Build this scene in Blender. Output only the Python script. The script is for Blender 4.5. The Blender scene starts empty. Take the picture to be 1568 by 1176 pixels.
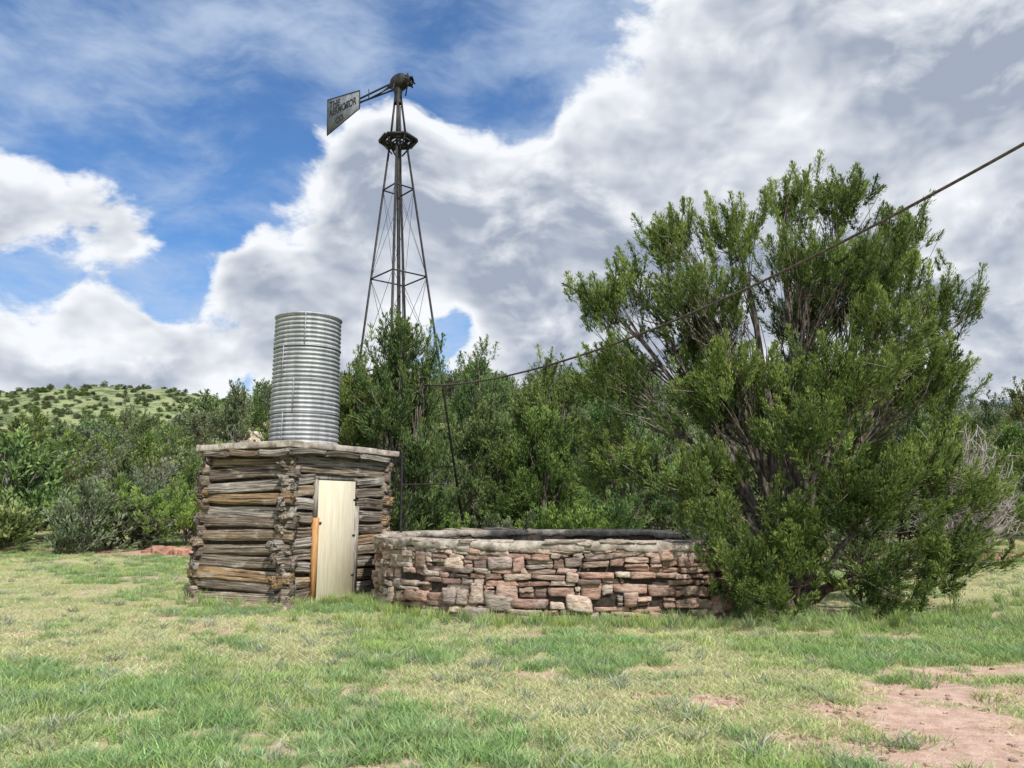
import bpy, math, random
import numpy as np
from mathutils import Vector, Matrix

random.seed(7)
RNG = np.random.default_rng(7)
SC = bpy.context.scene
R = math.radians

# ------------------------------------------------------------------ helpers
_tab = np.random.default_rng(99).random((256, 256))
def vnoise(x, y):
    x = np.asarray(x, float); y = np.asarray(y, float)
    xi = np.floor(x).astype(int); yi = np.floor(y).astype(int)
    fx = x - xi; fy = y - yi
    fx = fx*fx*(3-2*fx); fy = fy*fy*(3-2*fy)
    a = _tab[xi & 255, yi & 255]; b = _tab[(xi+1) & 255, yi & 255]
    c = _tab[xi & 255, (yi+1) & 255]; d = _tab[(xi+1) & 255, (yi+1) & 255]
    return (a*(1-fx)+b*fx)*(1-fy)+(c*(1-fx)+d*fx)*fy
def fbm(x, y, o=4):
    s = 0; a = .5; t = 0
    for i in range(o):
        s = s + a*vnoise(x*2**i+17.3*i, y*2**i+5.1*i); t += a; a *= .5
    return s/t
def sstep(a, b, x):
    t = np.clip((x-a)/(b-a), 0, 1); return t*t*(3-2*t)

def add_obj(name, data, parent=None, coll=None):
    o = bpy.data.objects.new(name, data)
    (coll or SC.collection).objects.link(o)
    if parent: o.parent = parent
    return o
def empty(name, loc, rot=(0, 0, 0)):
    o = add_obj(name, None); o.location = loc; o.rotation_euler = rot
    o.empty_display_size = .3
    return o
def mesh_np(name, V, F, mat=None, col=None, vec=None, smooth=False):
    me = bpy.data.meshes.new(name)
    V = np.asarray(V, np.float32)
    if not isinstance(F, list): F = [F]
    F = [np.asarray(f, np.int32) for f in F if len(f)]
    nl = sum(f.size for f in F); nf = sum(len(f) for f in F)
    me.vertices.add(len(V)); me.vertices.foreach_set('co', V.ravel())
    me.loops.add(nl); me.polygons.add(nf)
    me.loops.foreach_set('vertex_index', np.concatenate([f.ravel() for f in F]))
    tot = np.concatenate([np.full(len(f), f.shape[1], np.int32) for f in F])
    st = np.concatenate([[0], np.cumsum(tot)[:-1]]).astype(np.int32)
    me.polygons.foreach_set('loop_start', st)
    me.polygons.foreach_set('loop_total', tot)
    if smooth: me.polygons.foreach_set('use_smooth', np.ones(nf, bool))
    me.update(calc_edges=True)
    if col is not None:
        c = np.ones((len(V), 4), np.float32); c[:, :3] = col
        a = me.color_attributes.new('col', 'FLOAT_COLOR', 'POINT'); a.data.foreach_set('color', c.ravel())
    if vec is not None:
        a = me.attributes.new('uvw', 'FLOAT_VECTOR', 'POINT'); a.data.foreach_set('vector', np.asarray(vec, np.float32).ravel())
    if mat: me.materials.append(mat)
    return me

class Acc:
    def __init__(s): s.V = []; s.F = {}; s.C = []; s.U = []; s.n = 0
    def add(s, V, F, col=None, uvw=None):
        V = np.asarray(V, float); F = np.asarray(F, int)
        s.V.append(V); s.F.setdefault(F.shape[1], []).append(F+s.n)
        s.C.append(np.tile(col, (len(V), 1)) if (col is not None and np.ndim(col) == 1) else (col if col is not None else np.ones((len(V), 3))))
        s.U.append(uvw if uvw is not None else np.zeros((len(V), 3)))
        s.n += len(V)
    def mesh(s, name, mat, smooth=False):
        return mesh_np(name, np.concatenate(s.V), [np.concatenate(f) for f in s.F.values()], mat,
                       np.concatenate(s.C), np.concatenate(s.U), smooth)

def tube(P, rad, sides=6, cap=True):
    P = np.asarray(P, float); n = len(P); rad = np.broadcast_to(rad, (n,)).astype(float)
    T = np.gradient(P, axis=0); T /= np.linalg.norm(T, axis=1)[:, None]+1e-9
    ref = np.array([0, 0, 1.]) if abs(T[:, 2]).mean() < .8 else np.array([1., 0, 0])
    A = np.cross(T, ref); A /= np.linalg.norm(A, axis=1)[:, None]+1e-9
    B = np.cross(T, A)
    th = np.arange(sides)/sides*2*np.pi
    V = (P[:, None]+rad[:, None, None]*(np.cos(th)[None, :, None]*A[:, None]+np.sin(th)[None, :, None]*B[:, None])).reshape(-1, 3)
    i = np.arange(n-1)[:, None]*sides; j = np.arange(sides)[None]; k = (j+1) % sides
    F = np.stack([i+j, i+k, i+sides+k, i+sides+j], -1).reshape(-1, 4)
    return V, F
BOXF = np.array([[0, 1, 3, 2], [4, 6, 7, 5], [0, 4, 5, 1], [2, 3, 7, 6], [0, 2, 6, 4], [1, 5, 7, 3]])
def boxv(c, d, ax=None, jit=0):
    s = np.array([[x, y, z] for x in (-.5, .5) for y in (-.5, .5) for z in (-.5, .5)])*np.array(d)
    if jit: s = s+RNG.normal(0, jit, s.shape)
    if ax is not None: s = s@np.asarray(ax)
    return s+np.array(c), BOXF
def beam(p, q, w, h=None):
    p = np.array(p, float); q = np.array(q, float); t = q-p; L = np.linalg.norm(t); t /= L
    r = np.array([0, 0, 1.]) if abs(t[2]) < .9 else np.array([0, 1., 0])
    a = np.cross(t, r); a /= np.linalg.norm(a); b = np.cross(t, a)
    return boxv((p+q)/2, (L, w, h or w), [t, a, b])

# ------------------------------------------------------------------ node helpers
class NT:
    def __init__(s, nt): s.nt = nt; nt.nodes.clear()
    def n(s, t, **k):
        x = s.nt.nodes.new(t)
        for a, b in k.items(): setattr(x, a, b)
        return x
    def link(s, a, b): s.nt.links.new(a, b)
    def setin(s, sock, v):
        if isinstance(v, bpy.types.NodeSocket): s.link(v, sock)
        else: sock.default_value = v
    def m(s, op, a, b=None, c=None, clamp=False):
        x = s.n('ShaderNodeMath', operation=op); x.use_clamp = clamp
        s.setin(x.inputs[0], a)
        if b is not None: s.setin(x.inputs[1], b)
        if c is not None: s.setin(x.inputs[2], c)
        return x.outputs[0]
    def vm(s, op, a, b=None, scale=None):
        x = s.n('ShaderNodeVectorMath', operation=op)
        s.setin(x.inputs[0], a)
        if b is not None: s.setin(x.inputs[1], b)
        if scale is not None: s.setin(x.inputs[3], scale)
        return x.outputs[1] if op in ('LENGTH', 'DISTANCE', 'DOT_PRODUCT') else x.outputs[0]
    def noise(s, vec, scale, detail=5, rough=.55, dist=0, color=False):
        x = s.n('ShaderNodeTexNoise')
        if vec is not None: s.link(vec, x.inputs['Vector'])
        x.inputs['Scale'].default_value = scale; x.inputs['Detail'].default_value = detail
        x.inputs['Roughness'].default_value = rough; x.inputs['Distortion'].default_value = dist
        return x.outputs[1] if color else x.outputs[0]
    def mr(s, v, a, b, c=0., d=1., smooth=True):
        x = s.n('ShaderNodeMapRange'); x.interpolation_type = 'SMOOTHSTEP' if smooth else 'LINEAR'
        for i, q in enumerate((v, a, b, c, d)): s.setin(x.inputs[i], q)
        return x.outputs[0]
    def mix(s, f, a, b, mode='MIX'):
        x = s.n('ShaderNodeMix', data_type='RGBA', blend_type=mode)
        s.setin(x.inputs[0], f)
        for i, v in ((6, a), (7, b)):
            if isinstance(v, (tuple, list)): v = tuple(v)+(1,) if len(v) == 3 else v
            s.setin(x.inputs[i], v)
        return x.outputs[2]
    def attr(s, name):
        x = s.n('ShaderNodeAttribute'); x.attribute_name = name; return x
    def mapping(s, vec, scale):
        x = s.n('ShaderNodeMapping'); s.link(vec, x.inputs[0]); x.inputs[3].default_value = scale; return x.outputs[0]

def new_mat(name):
    m = bpy.data.materials.new(name); m.use_nodes = True
    t = NT(m.node_tree)
    out = t.n('ShaderNodeOutputMaterial'); b = t.n('ShaderNodeBsdfPrincipled')
    t.link(b.outputs[0], out.inputs[0])
    t.bsdf = b; t.out = out
    return m, t
def bump(t, h, strength=.4, dist=.02):
    x = t.n('ShaderNodeBump'); x.inputs['Strength'].default_value = strength; x.inputs['Distance'].default_value = dist
    t.link(h, x.inputs['Height']); t.link(x.outputs[0], t.bsdf.inputs['Normal'])

# ------------------------------------------------------------------ materials
def mat_leaf(name, gain=1.0, inst=False, trans=.3, var=(.7, 1.35), sat=(.7, 1.12)):
    m = bpy.data.materials.new(name); m.use_nodes = True; t = NT(m.node_tree)
    out = t.n('ShaderNodeOutputMaterial')
    a = t.attr('col').outputs[0]
    c = a
    if inst:
        oi = t.n('ShaderNodeObjectInfo').outputs['Random']
        hs = t.n('ShaderNodeHueSaturation')
        t.link(a, hs.inputs['Color'])
        t.link(t.mr(oi, 0, 1, .475, .51, False), hs.inputs['Hue'])
        r2 = t.m('FRACT', t.m('MULTIPLY', oi, 13.7))
        t.link(t.mr(r2, 0, 1, sat[0], sat[1], False), hs.inputs['Saturation'])
        r3 = t.m('FRACT', t.m('MULTIPLY', oi, 31.3))
        t.link(t.mr(r3, 0, 1, var[0]*gain, var[1]*gain, False), hs.inputs['Value'])
        c = hs.outputs[0]
    df = t.n('ShaderNodeBsdfDiffuse'); t.link(c, df.inputs[0])
    if trans:
        tr = t.n('ShaderNodeBsdfTranslucent'); t.link(c, tr.inputs[0])
        mx = t.n('ShaderNodeMixShader'); mx.inputs[0].default_value = trans
        t.link(df.outputs[0], mx.inputs[1]); t.link(tr.outputs[0], mx.inputs[2]); t.link(mx.outputs[0], out.inputs[0])
    else: t.link(df.outputs[0], out.inputs[0])
    return m
M_LEAF = mat_leaf('juniper_foliage', trans=.22)
M_LEAFI = mat_leaf('hillside_foliage', 1.0, True, .2)
M_GRASS = mat_leaf('grass_blades', 1.0, True, .35, (.82, 1.2), (.78, 1.08))

def mat_bark():
    m, t = new_mat('bark')
    tc = t.n('ShaderNodeTexCoord').outputs['Object']
    n = t.noise(t.mapping(tc, (14, 14, 3)), 1.5, 5)
    c = t.mix(t.mr(n, .35, .65), (.055, .042, .033), (.24, .20, .17))
    t.link(c, t.bsdf.inputs['Base Color']); t.bsdf.inputs['Roughness'].default_value = .95
    bump(t, n, .6, .02); return m
M_BARK = mat_bark()
def mat_greytwig():
    m, t = new_mat('dead_twigs')
    t.bsdf.inputs['Base Color'].default_value = (.34, .30, .28, 1); t.bsdf.inputs['Roughness'].default_value = .9
    return m
M_TWIG = mat_greytwig()

def mat_ground():
    m, t = new_mat('meadow_ground')
    tc = t.n('ShaderNodeTexCoord').outputs['Object']
    A = t.n('ShaderNodeSeparateColor'); t.link(t.attr('col').outputs[0], A.inputs[0])
    n1 = t.noise(tc, .55, 6, .6); n2 = t.noise(tc, 6, 6, .65); n3 = t.noise(tc, 60, 4, .7)
    n4 = t.noise(tc, .045, 5, .6); n5 = t.noise(tc, .35, 3, .6)
    grass = t.mix(t.mr(n1, .38, .62), (.24, .31, .10), (.48, .44, .23))
    grass = t.mix(t.mr(n2, .45, .70), grass, (.54, .41, .29))
    dirt = t.mix(t.mr(n2, .3, .7), (.50, .32, .24), (.68, .49, .39))
    dirt = t.mix(t.mr(n3, .55, .75), dirt, (.36, .22, .16))
    f = t.m('ADD', A.outputs[0], t.m('MULTIPLY', t.m('SUBTRACT', n2, .5), .9))
    near = t.mix(t.mr(f, .35, .6), grass, dirt)
    hill = t.mix(t.mr(n5, .4, .6), (.18, .21, .08), (.42, .39, .19))
    hill = t.mix(t.mr(n4, .52, .66), hill, (.44, .32, .22))
    c = t.mix(A.outputs[1], near, t.mix(t.mr(f, .35, .6), hill, (.40, .21, .15)))
    far = t.mix(t.mr(t.noise(tc, .14, 6, .85), .43, .53), (.10, .13, .06), (.28, .31, .15))
    c = t.mix(A.outputs[2], c, far)
    c = t.mix(1, c, t.mix(t.mr(n3, .3, .7), (.75, .75, .75), (1.12, 1.12, 1.12)), 'MULTIPLY')
    t.link(c, t.bsdf.inputs['Base Color']); t.bsdf.inputs['Roughness'].default_value = 1
    t.bsdf.inputs['Specular IOR Level'].default_value = .1
    bump(t, t.m('ADD', n3, t.m('MULTIPLY', n2, 3)), .7, .02); return m
M_GROUND = mat_ground()

def mat_log():
    m, t = new_mat('weathered_log')
    a = t.attr('col').outputs[0]; u = t.attr('uvw').outputs[1]
    n = t.noise(t.mapping(u, (1.3, 26, 26)), 1, 7, .68, .3)
    n2 = t.noise(t.mapping(u, (2.4, 6, 6)), 1, 5, .6)
    n3 = t.noise(t.mapping(u, (.7, 34, 34)), 1, 3, .6, .2)
    c = t.mix(t.mr(n, .32, .62), (.05, .038, .028), a)
    c = t.mix(t.mr(n2, .52, .70, 0, .7), c, (.60, .55, .47))
    c = t.mix(t.mr(n2, .28, .42, .6, 0), c, (.10, .06, .035))
    c = t.mix(t.mr(n3, .56, .63, 0, .9), c, (.02, .016, .013))
    t.link(c, t.bsdf.inputs['Base Color']); t.bsdf.inputs['Roughness'].default_value = .95
    t.bsdf.inputs['Specular IOR Level'].default_value = .15
    bump(t, t.m('SUBTRACT', n, t.m('MULTIPLY', n3, 1.3)), 1, .04); return m
M_LOG = mat_log()

def mat_plain(name, c1, c2, scale=8, rough=.9, bmp=.4, bd=.01, metal=0, det=6, stretch=(1, 1, 1), spots=None):
    m, t = new_mat(name)
    tc = t.n('ShaderNodeTexCoord').outputs['Object']
    n = t.noise(t.mapping(tc, stretch), scale, det, .62)
    c = t.mix(t.mr(n, .32, .68), c1, c2)
    if spots: c = t.mix(t.mr(t.noise(tc, scale*5, 4, .7), .52, .68, 0, .75), c, spots)
    t.link(c, t.bsdf.inputs['Base Color'])
    t.bsdf.inputs['Roughness'].default_value = rough; t.bsdf.inputs['Metallic'].default_value = metal
    if bmp: bump(t, n, bmp, bd)
    return m
M_CONC = mat_plain('old_concrete', (.20, .165, .135), (.52, .46, .385), 5, .95, 1, .04, det=10, spots=(.24, .20, .165))
M_DARK = mat_plain('mortar_and_inner_shade', (.025, .018, .015), (.08, .06, .05), 14, 1, .5)  # dark mortar; also stands in for shade behind log gaps and in the steel tank
M_DOOR = mat_plain('plywood_door', (.60, .53, .38), (.72, .65, .50), 3, .7, .1, .002, stretch=(9, 9, .7))
M_JAMB = mat_plain('new_timber', (.38, .18, .06), (.60, .33, .13), 5, .8, .3, .003, stretch=(8, 8, .8))
M_GREYW = mat_plain('grey_timber', (.13, .11, .09), (.42, .38, .33), 5, .9, .5, .006, stretch=(8, 8, .7))
M_STEEL = mat_plain('dark_steel', (.014, .014, .016), (.045, .04, .037), 12, .6, .1, .002, .4)
M_VANE = mat_plain('vane_sheet', (.12, .13, .15), (.24, .25, .26), 4, .6, .1, .002, .2)
M_PAINT = mat_plain('vane_lettering', (.010, .010, .010), (.02, .018, .015), 12, .7, 0)
M_CABLE = mat_plain('cable_rust', (.04, .03, .026), (.12, .09, .07), 20, .8, .3, .002)
M_ROCK = mat_plain('pale_rock', (.34, .28, .21), (.60, .53, .42), 2, .95, .8, .05)
M_RED = mat_plain('red_rock', (.26, .13, .09), (.44, .25, .17), 2, .95, .8, .05)

def mat_stone():
    m, t = new_mat('sandstone')
    a = t.attr('col').outputs[0]
    tc = t.n('ShaderNodeTexCoord').outputs['Object']
    n = t.noise(t.mapping(tc, (1, 1, 3)), 8, 8, .7); n2 = t.noise(tc, 3, 5, .65); n3 = t.noise(tc, 45, 3, .6)
    c = t.mix(t.mr(n, .3, .65), t.mix(1, a, (.5, .45, .42), 'MULTIPLY'), t.mix(1, a, (1.25, 1.22, 1.18), 'MULTIPLY'))
    c = t.mix(t.mr(n2, .54, .70, 0, .6), c, (.56, .49, .42))
    c = t.mix(t.mr(n3, .60, .72, 0, .6), c, (.11, .09, .08))
    t.link(c, t.bsdf.inputs['Base Color']); t.bsdf.inputs['Roughness'].default_value = .95
    t.bsdf.inputs['Specular IOR Level'].default_value = .15
    bump(t, t.m('ADD', n, t.m('MULTIPLY', n2, .6)), 1, .04); return m
M_STONE = mat_stone()

def mat_galv():
    m, t = new_mat('galvanised_steel')
    tc = t.n('ShaderNodeTexCoord').outputs['Object']
    n = t.noise(t.mapping(tc, (3, 3, .35)), 3, 6, .6); n2 = t.noise(tc, 14, 6, .7)
    sz = t.n('ShaderNodeSeparateXYZ'); t.link(tc, sz.inputs[0])
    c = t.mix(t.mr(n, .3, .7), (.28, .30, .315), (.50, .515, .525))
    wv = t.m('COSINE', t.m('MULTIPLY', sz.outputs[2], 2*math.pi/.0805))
    c = t.mix(t.mr(wv, -.1, -1.0, 0, .7), c, (.13, .13, .13))  # grooves darkened in the colour, painting in the corrugation's shade
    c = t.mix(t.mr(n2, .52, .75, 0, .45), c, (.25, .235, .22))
    t.link(c, t.bsdf.inputs['Base Color'])
    t.bsdf.inputs['Metallic'].default_value = .3; t.bsdf.inputs['Roughness'].default_value = .62
    return m
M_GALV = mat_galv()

# ------------------------------------------------------------------ terrain
AZ_K = [-180, -60, -34, -27, -22, -19, -16, -6, 0, 4, 15, 25, 33, 60, 180]
AZ_H = [7, 6, 6.5, 8.0, 10.5, 13, 14.5, 15, 15, 14.5, 13.5, 11.5, 9, 7, 7]
def H(x, y):
    x = np.asarray(x, float); y = np.asarray(y, float)
    r = np.hypot(x, y); az = np.degrees(np.arctan2(x, y))
    h = np.interp(az, AZ_K, AZ_H)
    ramp = sstep(24, 105, r)
    z = h*ramp*(.85+.3*fbm(x*.03+3, y*.03+8, 3)) + ramp*(fbm(x*.12, y*.12, 4)-.5)*2.5
    hf = np.interp(az, [-180, -60, -36, -33, -29, -25, -21, -17, -12, 30, 60, 180], [10, 32, 38, 41, 44, 44, 40, 28, 10, 5, 10, 10])
    z = z*(1-.6*sstep(115, 200, r))+sstep(150, 340, r)*hf*(.93+.14*fbm(x*.01, y*.01, 4))
    z = z*(1-sstep(500, 1300, r)*.7)
    bumpy = (fbm(x*.5, y*.5, 3)-.5)*.10+(fbm(x*3, y*3, 3)-.5)*.03
    return z+bumpy*sstep(1, 5, r)
DIRT = [(3.2, 5.9, 1.0, .85), (3.9, 7.0, 1.0, .5), (2.8, 5.2, .9, .4), (1.75, 6.6, .32, .26), (2.55, 6.4, .3, .18), (1.1, 6.8, .32, .14), (4.4, 7.8, .9, .35), (2.0, 5.5, .4, .15),
        (1.3, 7.9, .6, .12), (.3, 7.6, .5, .10), (-1.2, 7.0, .4, .12), (-3.1, 6.1, .5, .10), (-1.2, 5.3, .3, .12), (5.0, 12.0, 1.8, .5), (.0, 8.3, .5, .12),
        (-11.3, 25.6, 3.0, 1.3), (15, 24, 3.5, 1.5), (11, 24.5, 3.0, 1.0), (-7.6, 24.8, 2.2, 1.2), (-16, 26.5, 3, .6)]
def dirtmask(x, y):
    d = sstep(.60, .74, fbm(x*.8+31, y*.8+7, 4))*.55
    for cx, cy, rx, ry in DIRT:
        q = np.hypot((x-cx)/rx, (y-cy)/ry)
        d = np.maximum(d, (1-sstep(.3, 1.6, q))*.85)
    return d
az = np.concatenate([np.arange(-180, -46, 4.), np.arange(-46, 46, .3), np.arange(46, 180, 4.)])
nr = 520
rr = np.concatenate([[0.3], 1.0*(1600/1.0)**(np.arange(nr)/(nr-1))])
RRg, AZg = np.meshgrid(rr, np.radians(az), indexing='ij')
gx = RRg*np.sin(AZg); gy = RRg*np.cos(AZg); gz = H(gx, gy)
na = len(az)
V = np.stack([gx, gy, gz], -1).reshape(-1, 3)
i = np.arange(len(rr)-1)[:, None]*na; j = np.arange(na)[None]; k = (j+1) % na
F = np.stack([i+j, i+na+j, i+na+k, i+k], -1).reshape(-1, 4)[:, ::-1]
V = np.concatenate([V, [[0, 0, H(0, 0)]]])
Fc = np.stack([np.full(na, len(V)-1), (np.arange(na)+1) % na, np.arange(na)], -1)
rv = np.hypot(V[:, 0], V[:, 1])
col = np.stack([dirtmask(V[:, 0], V[:, 1]), sstep(25, 33, rv+3*(fbm(V[:, 0]*.3, V[:, 1]*.3, 3)-.5)), sstep(130, 190, rv)], -1)
g = add_obj('ground', mesh_np('ground', V, [F, Fc], M_GROUND, col, smooth=True))

# ------------------------------------------------------------------ instancing through geometry nodes
def scatter(name, pts, rotz, scl, idx, coll):
    me = bpy.data.meshes.new(name); n = len(pts)
    me.vertices.add(n); me.vertices.foreach_set('co', np.asarray(pts, np.float32).ravel())
    a = me.attributes.new('rot', 'FLOAT_VECTOR', 'POINT'); rv = np.zeros((n, 3), np.float32); rv[:, 2] = rotz; a.data.foreach_set('vector', rv.ravel())
    a = me.attributes.new('scl', 'FLOAT_VECTOR', 'POINT'); a.data.foreach_set('vector', np.asarray(scl, np.float32).ravel())
    a = me.attributes.new('idx', 'INT', 'POINT'); a.data.foreach_set('value', np.asarray(idx, np.int32))
    o = add_obj(name, me)
    ng = bpy.data.node_groups.new(name, 'GeometryNodeTree')
    ng.interface.new_socket('Geometry', in_out='INPUT', socket_type='NodeSocketGeometry')
    ng.interface.new_socket('Geometry', in_out='OUTPUT', socket_type='NodeSocketGeometry')
    N = ng.nodes; L = ng.links
    gi = N.new('NodeGroupInput'); go = N.new('NodeGroupOutput')
    ci = N.new('GeometryNodeCollectionInfo'); ci.inputs['Collection'].default_value = coll
    ci.inputs['Separate Children'].default_value = True; ci.inputs['Reset Children'].default_value = True
    ip = N.new('GeometryNodeInstanceOnPoints'); ip.inputs['Pick Instance'].default_value = True
    def na_(nm, ty):
        q = N.new('GeometryNodeInputNamedAttribute'); q.data_type = ty; q.inputs[0].default_value = nm
        return [s for s in q.outputs if s.enabled and s.name == 'Attribute'][0]
    L.new(gi.outputs[0], ip.inputs['Points']); L.new(ci.outputs[0], ip.inputs['Instance'])
    L.new(na_('idx', 'INT'), ip.inputs['Instance Index'])
    e = N.new('FunctionNodeEulerToRotation'); L.new(na_('rot', 'FLOAT_VECTOR'), e.inputs[0]); L.new(e.outputs[0], ip.inputs['Rotation'])
    L.new(na_('scl', 'FLOAT_VECTOR'), ip.inputs['Scale'])
    L.new(ip.outputs[0], go.inputs[0])
    md = o.modifiers.new('scatter', 'NODES'); md.node_group = ng
    return o

# ------------------------------------------------------------------ foliage
def leaves(C, D, L, W, rng):
    n = len(C)
    D = D/(np.linalg.norm(D, axis=1)[:, None]+1e-9)
    S = np.cross(D, rng.normal(size=(n, 3))); S /= np.linalg.norm(S, axis=1)[:, None]+1e-9
    V = np.stack([C-D*L[:, None]*.5, C+S*W[:, None]*.5, C+D*L[:, None]*.5, C-S*W[:, None]*.5], 1).reshape(-1, 3)
    return V, np.arange(n*4).reshape(-1, 4)

def bez(p0, p1, p2, n):
    t = np.linspace(0, 1, n)[:, None]
    return (1-t)**2*p0+2*t*(1-t)*p1+t*t*p2

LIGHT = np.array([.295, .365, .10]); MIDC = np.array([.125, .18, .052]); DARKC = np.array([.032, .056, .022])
def tree_geo(lobes, n_pl, n_leaf, pl_len, pl_rad, leaf, trunk_r, seed, light=LIGHT, mid=MIDC, dark=DARKC, up=.8, twig=.012, sides=4, shell=.5, bare=0, clump=.24, nsub=9, wr=.42, kmin=5, limb_j=.28, ptwig=.5, rmul=(.4, .75)):
    rng = np.random.default_rng(seed)
    wood = Acc(); fol = Acc()
    lobes = np.array(lobes, float)
    vol = lobes[:, 3]*lobes[:, 4]*lobes[:, 5]; w = vol**.62; w = w*(lobes[:, 6] if lobes.shape[1] > 6 else 1); w /= w.sum()
    limbs = []; subs = []
    for lb in lobes:
        c = lb[:3]
        a0 = rng.uniform(0, 6.28)
        st = np.array([math.cos(a0), math.sin(a0), 0])*trunk_r*.8
        p1 = np.array([c[0]*rng.uniform(.2, .5), c[1]*rng.uniform(.2, .5), c[2]*rng.uniform(.4, .65)])+rng.normal(0, .12*max(.3, c[2]*.2), 3)
        P = bez(st, p1, c+np.array([0, 0, lb[5]*.4]), 12)
        wob = np.cumsum(rng.normal(0, trunk_r*limb_j, (11, 3)), 0)*.6; P[1:] += wob-wob[-1]*np.linspace(0, 1, 11)[:, None]
        r0 = trunk_r*rng.uniform(*rmul)
        wood.add(*tube(P, np.linspace(1, .12, 12)**1.0*r0, 7 if sides > 3 else 4)); limbs.append(P)
        m = nsub
        q = rng.normal(size=(m, 3)); q /= np.linalg.norm(q, axis=1)[:, None]
        q[:, 2] = np.where(q[:, 2] < -.3, -q[:, 2]*.6, q[:, 2])
        subs.append((q, q*rng.uniform(shell, .95, m)[:, None]))
    li = rng.choice(len(lobes), n_pl, p=w)
    C = []; D = []; K = []
    cen = lobes[:, :3].mean(0)
    subtone = rng.normal(0, .14, (len(lobes), nsub))
    for qi in range(n_pl):
        l_ = li[qi]; si = rng.integers(0, nsub)
        qd = subs[l_][0][si]
        p = lobes[l_, :3]+subs[l_][1][si]*lobes[l_, 3:6]+rng.normal(0, clump, 3)*np.array([1, 1, 1.1])
        if p[2] < .1: continue
        P = limbs[l_]; kk = rng.integers(kmin, 12); s = P[kk]
        out = qd*.7+(p-np.array([0, 0, cen[2]*.4]))/(np.linalg.norm(p)+.1)*.6
        dr = out+np.array([0, 0, up])+rng.normal(0, .28, 3); dr /= np.linalg.norm(dr)
        L = pl_len*rng.uniform(.55, 1.4)
        m = (s+p)/2+rng.normal(0, .14, 3)*np.linalg.norm(p-s)-np.array([0, 0, .08])
        if rng.random() < (ptwig if sides > 3 else .35):
            wood.add(*tube(bez(s, m, p+dr*L*.3, 6), np.linspace(twig*1.6, twig*.4, 6), max(3, sides-1)))
        if rng.random() < bare: continue
        n = int(n_leaf*L/pl_len)
        t = rng.uniform(-.5, .5, n); env = np.sqrt(np.clip(1-(2*t)**2*.85, 0, 1))*(1-.45*t)
        rd = rng.normal(size=(n, 3)); rd -= (rd@dr)[:, None]*dr; rd /= np.linalg.norm(rd, axis=1)[:, None]
        rf = rng.uniform(0, 1, n)**.6
        lump = .65+.6*np.sin(t*19+rng.uniform(0, 6)+rd[:, 0]*4)
        c = p+dr*(t*L)[:, None]+rd*(rf*env*lump*pl_rad*L/pl_len)[:, None]
        dd = dr+rd*(.6*rf)[:, None]+rng.normal(0, .2, (n, 3))
        C.append(c); D.append(dd)
        tone = np.clip(rf*.5+(t+.5)*.35+rng.normal(0, .14, n)+rng.normal(0, .10)+subtone[l_, si]+qd[2]*.1, 0, 1)[:, None]  # tips lighter green; inner leaves darker, upper clumps lighter as painted shading
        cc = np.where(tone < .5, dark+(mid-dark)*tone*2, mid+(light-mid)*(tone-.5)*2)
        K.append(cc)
    C = np.concatenate(C); D = np.concatenate(D); K = np.concatenate(K)
    n = len(C)
    Vv, Ff = leaves(C, D, leaf*rng.uniform(.6, 1.4, n), leaf*wr*rng.uniform(.7, 1.3, n), rng)
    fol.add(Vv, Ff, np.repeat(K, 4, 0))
    return wood, fol

def make_tree(name, base, lobes, rotz=0, mat=None, **kw):
    w, f = tree_geo(lobes, **kw)
    z = float(H(base[0], base[1]))
    e = empty(name, (base[0], base[1], z-.03), (0, 0, rotz))
    add_obj('trunk_and_limbs', w.mesh('trunk_and_limbs', M_BARK, True), e)
    add_obj('crown', f.mesh('crown', mat or M_LEAF), e)
    return e

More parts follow.
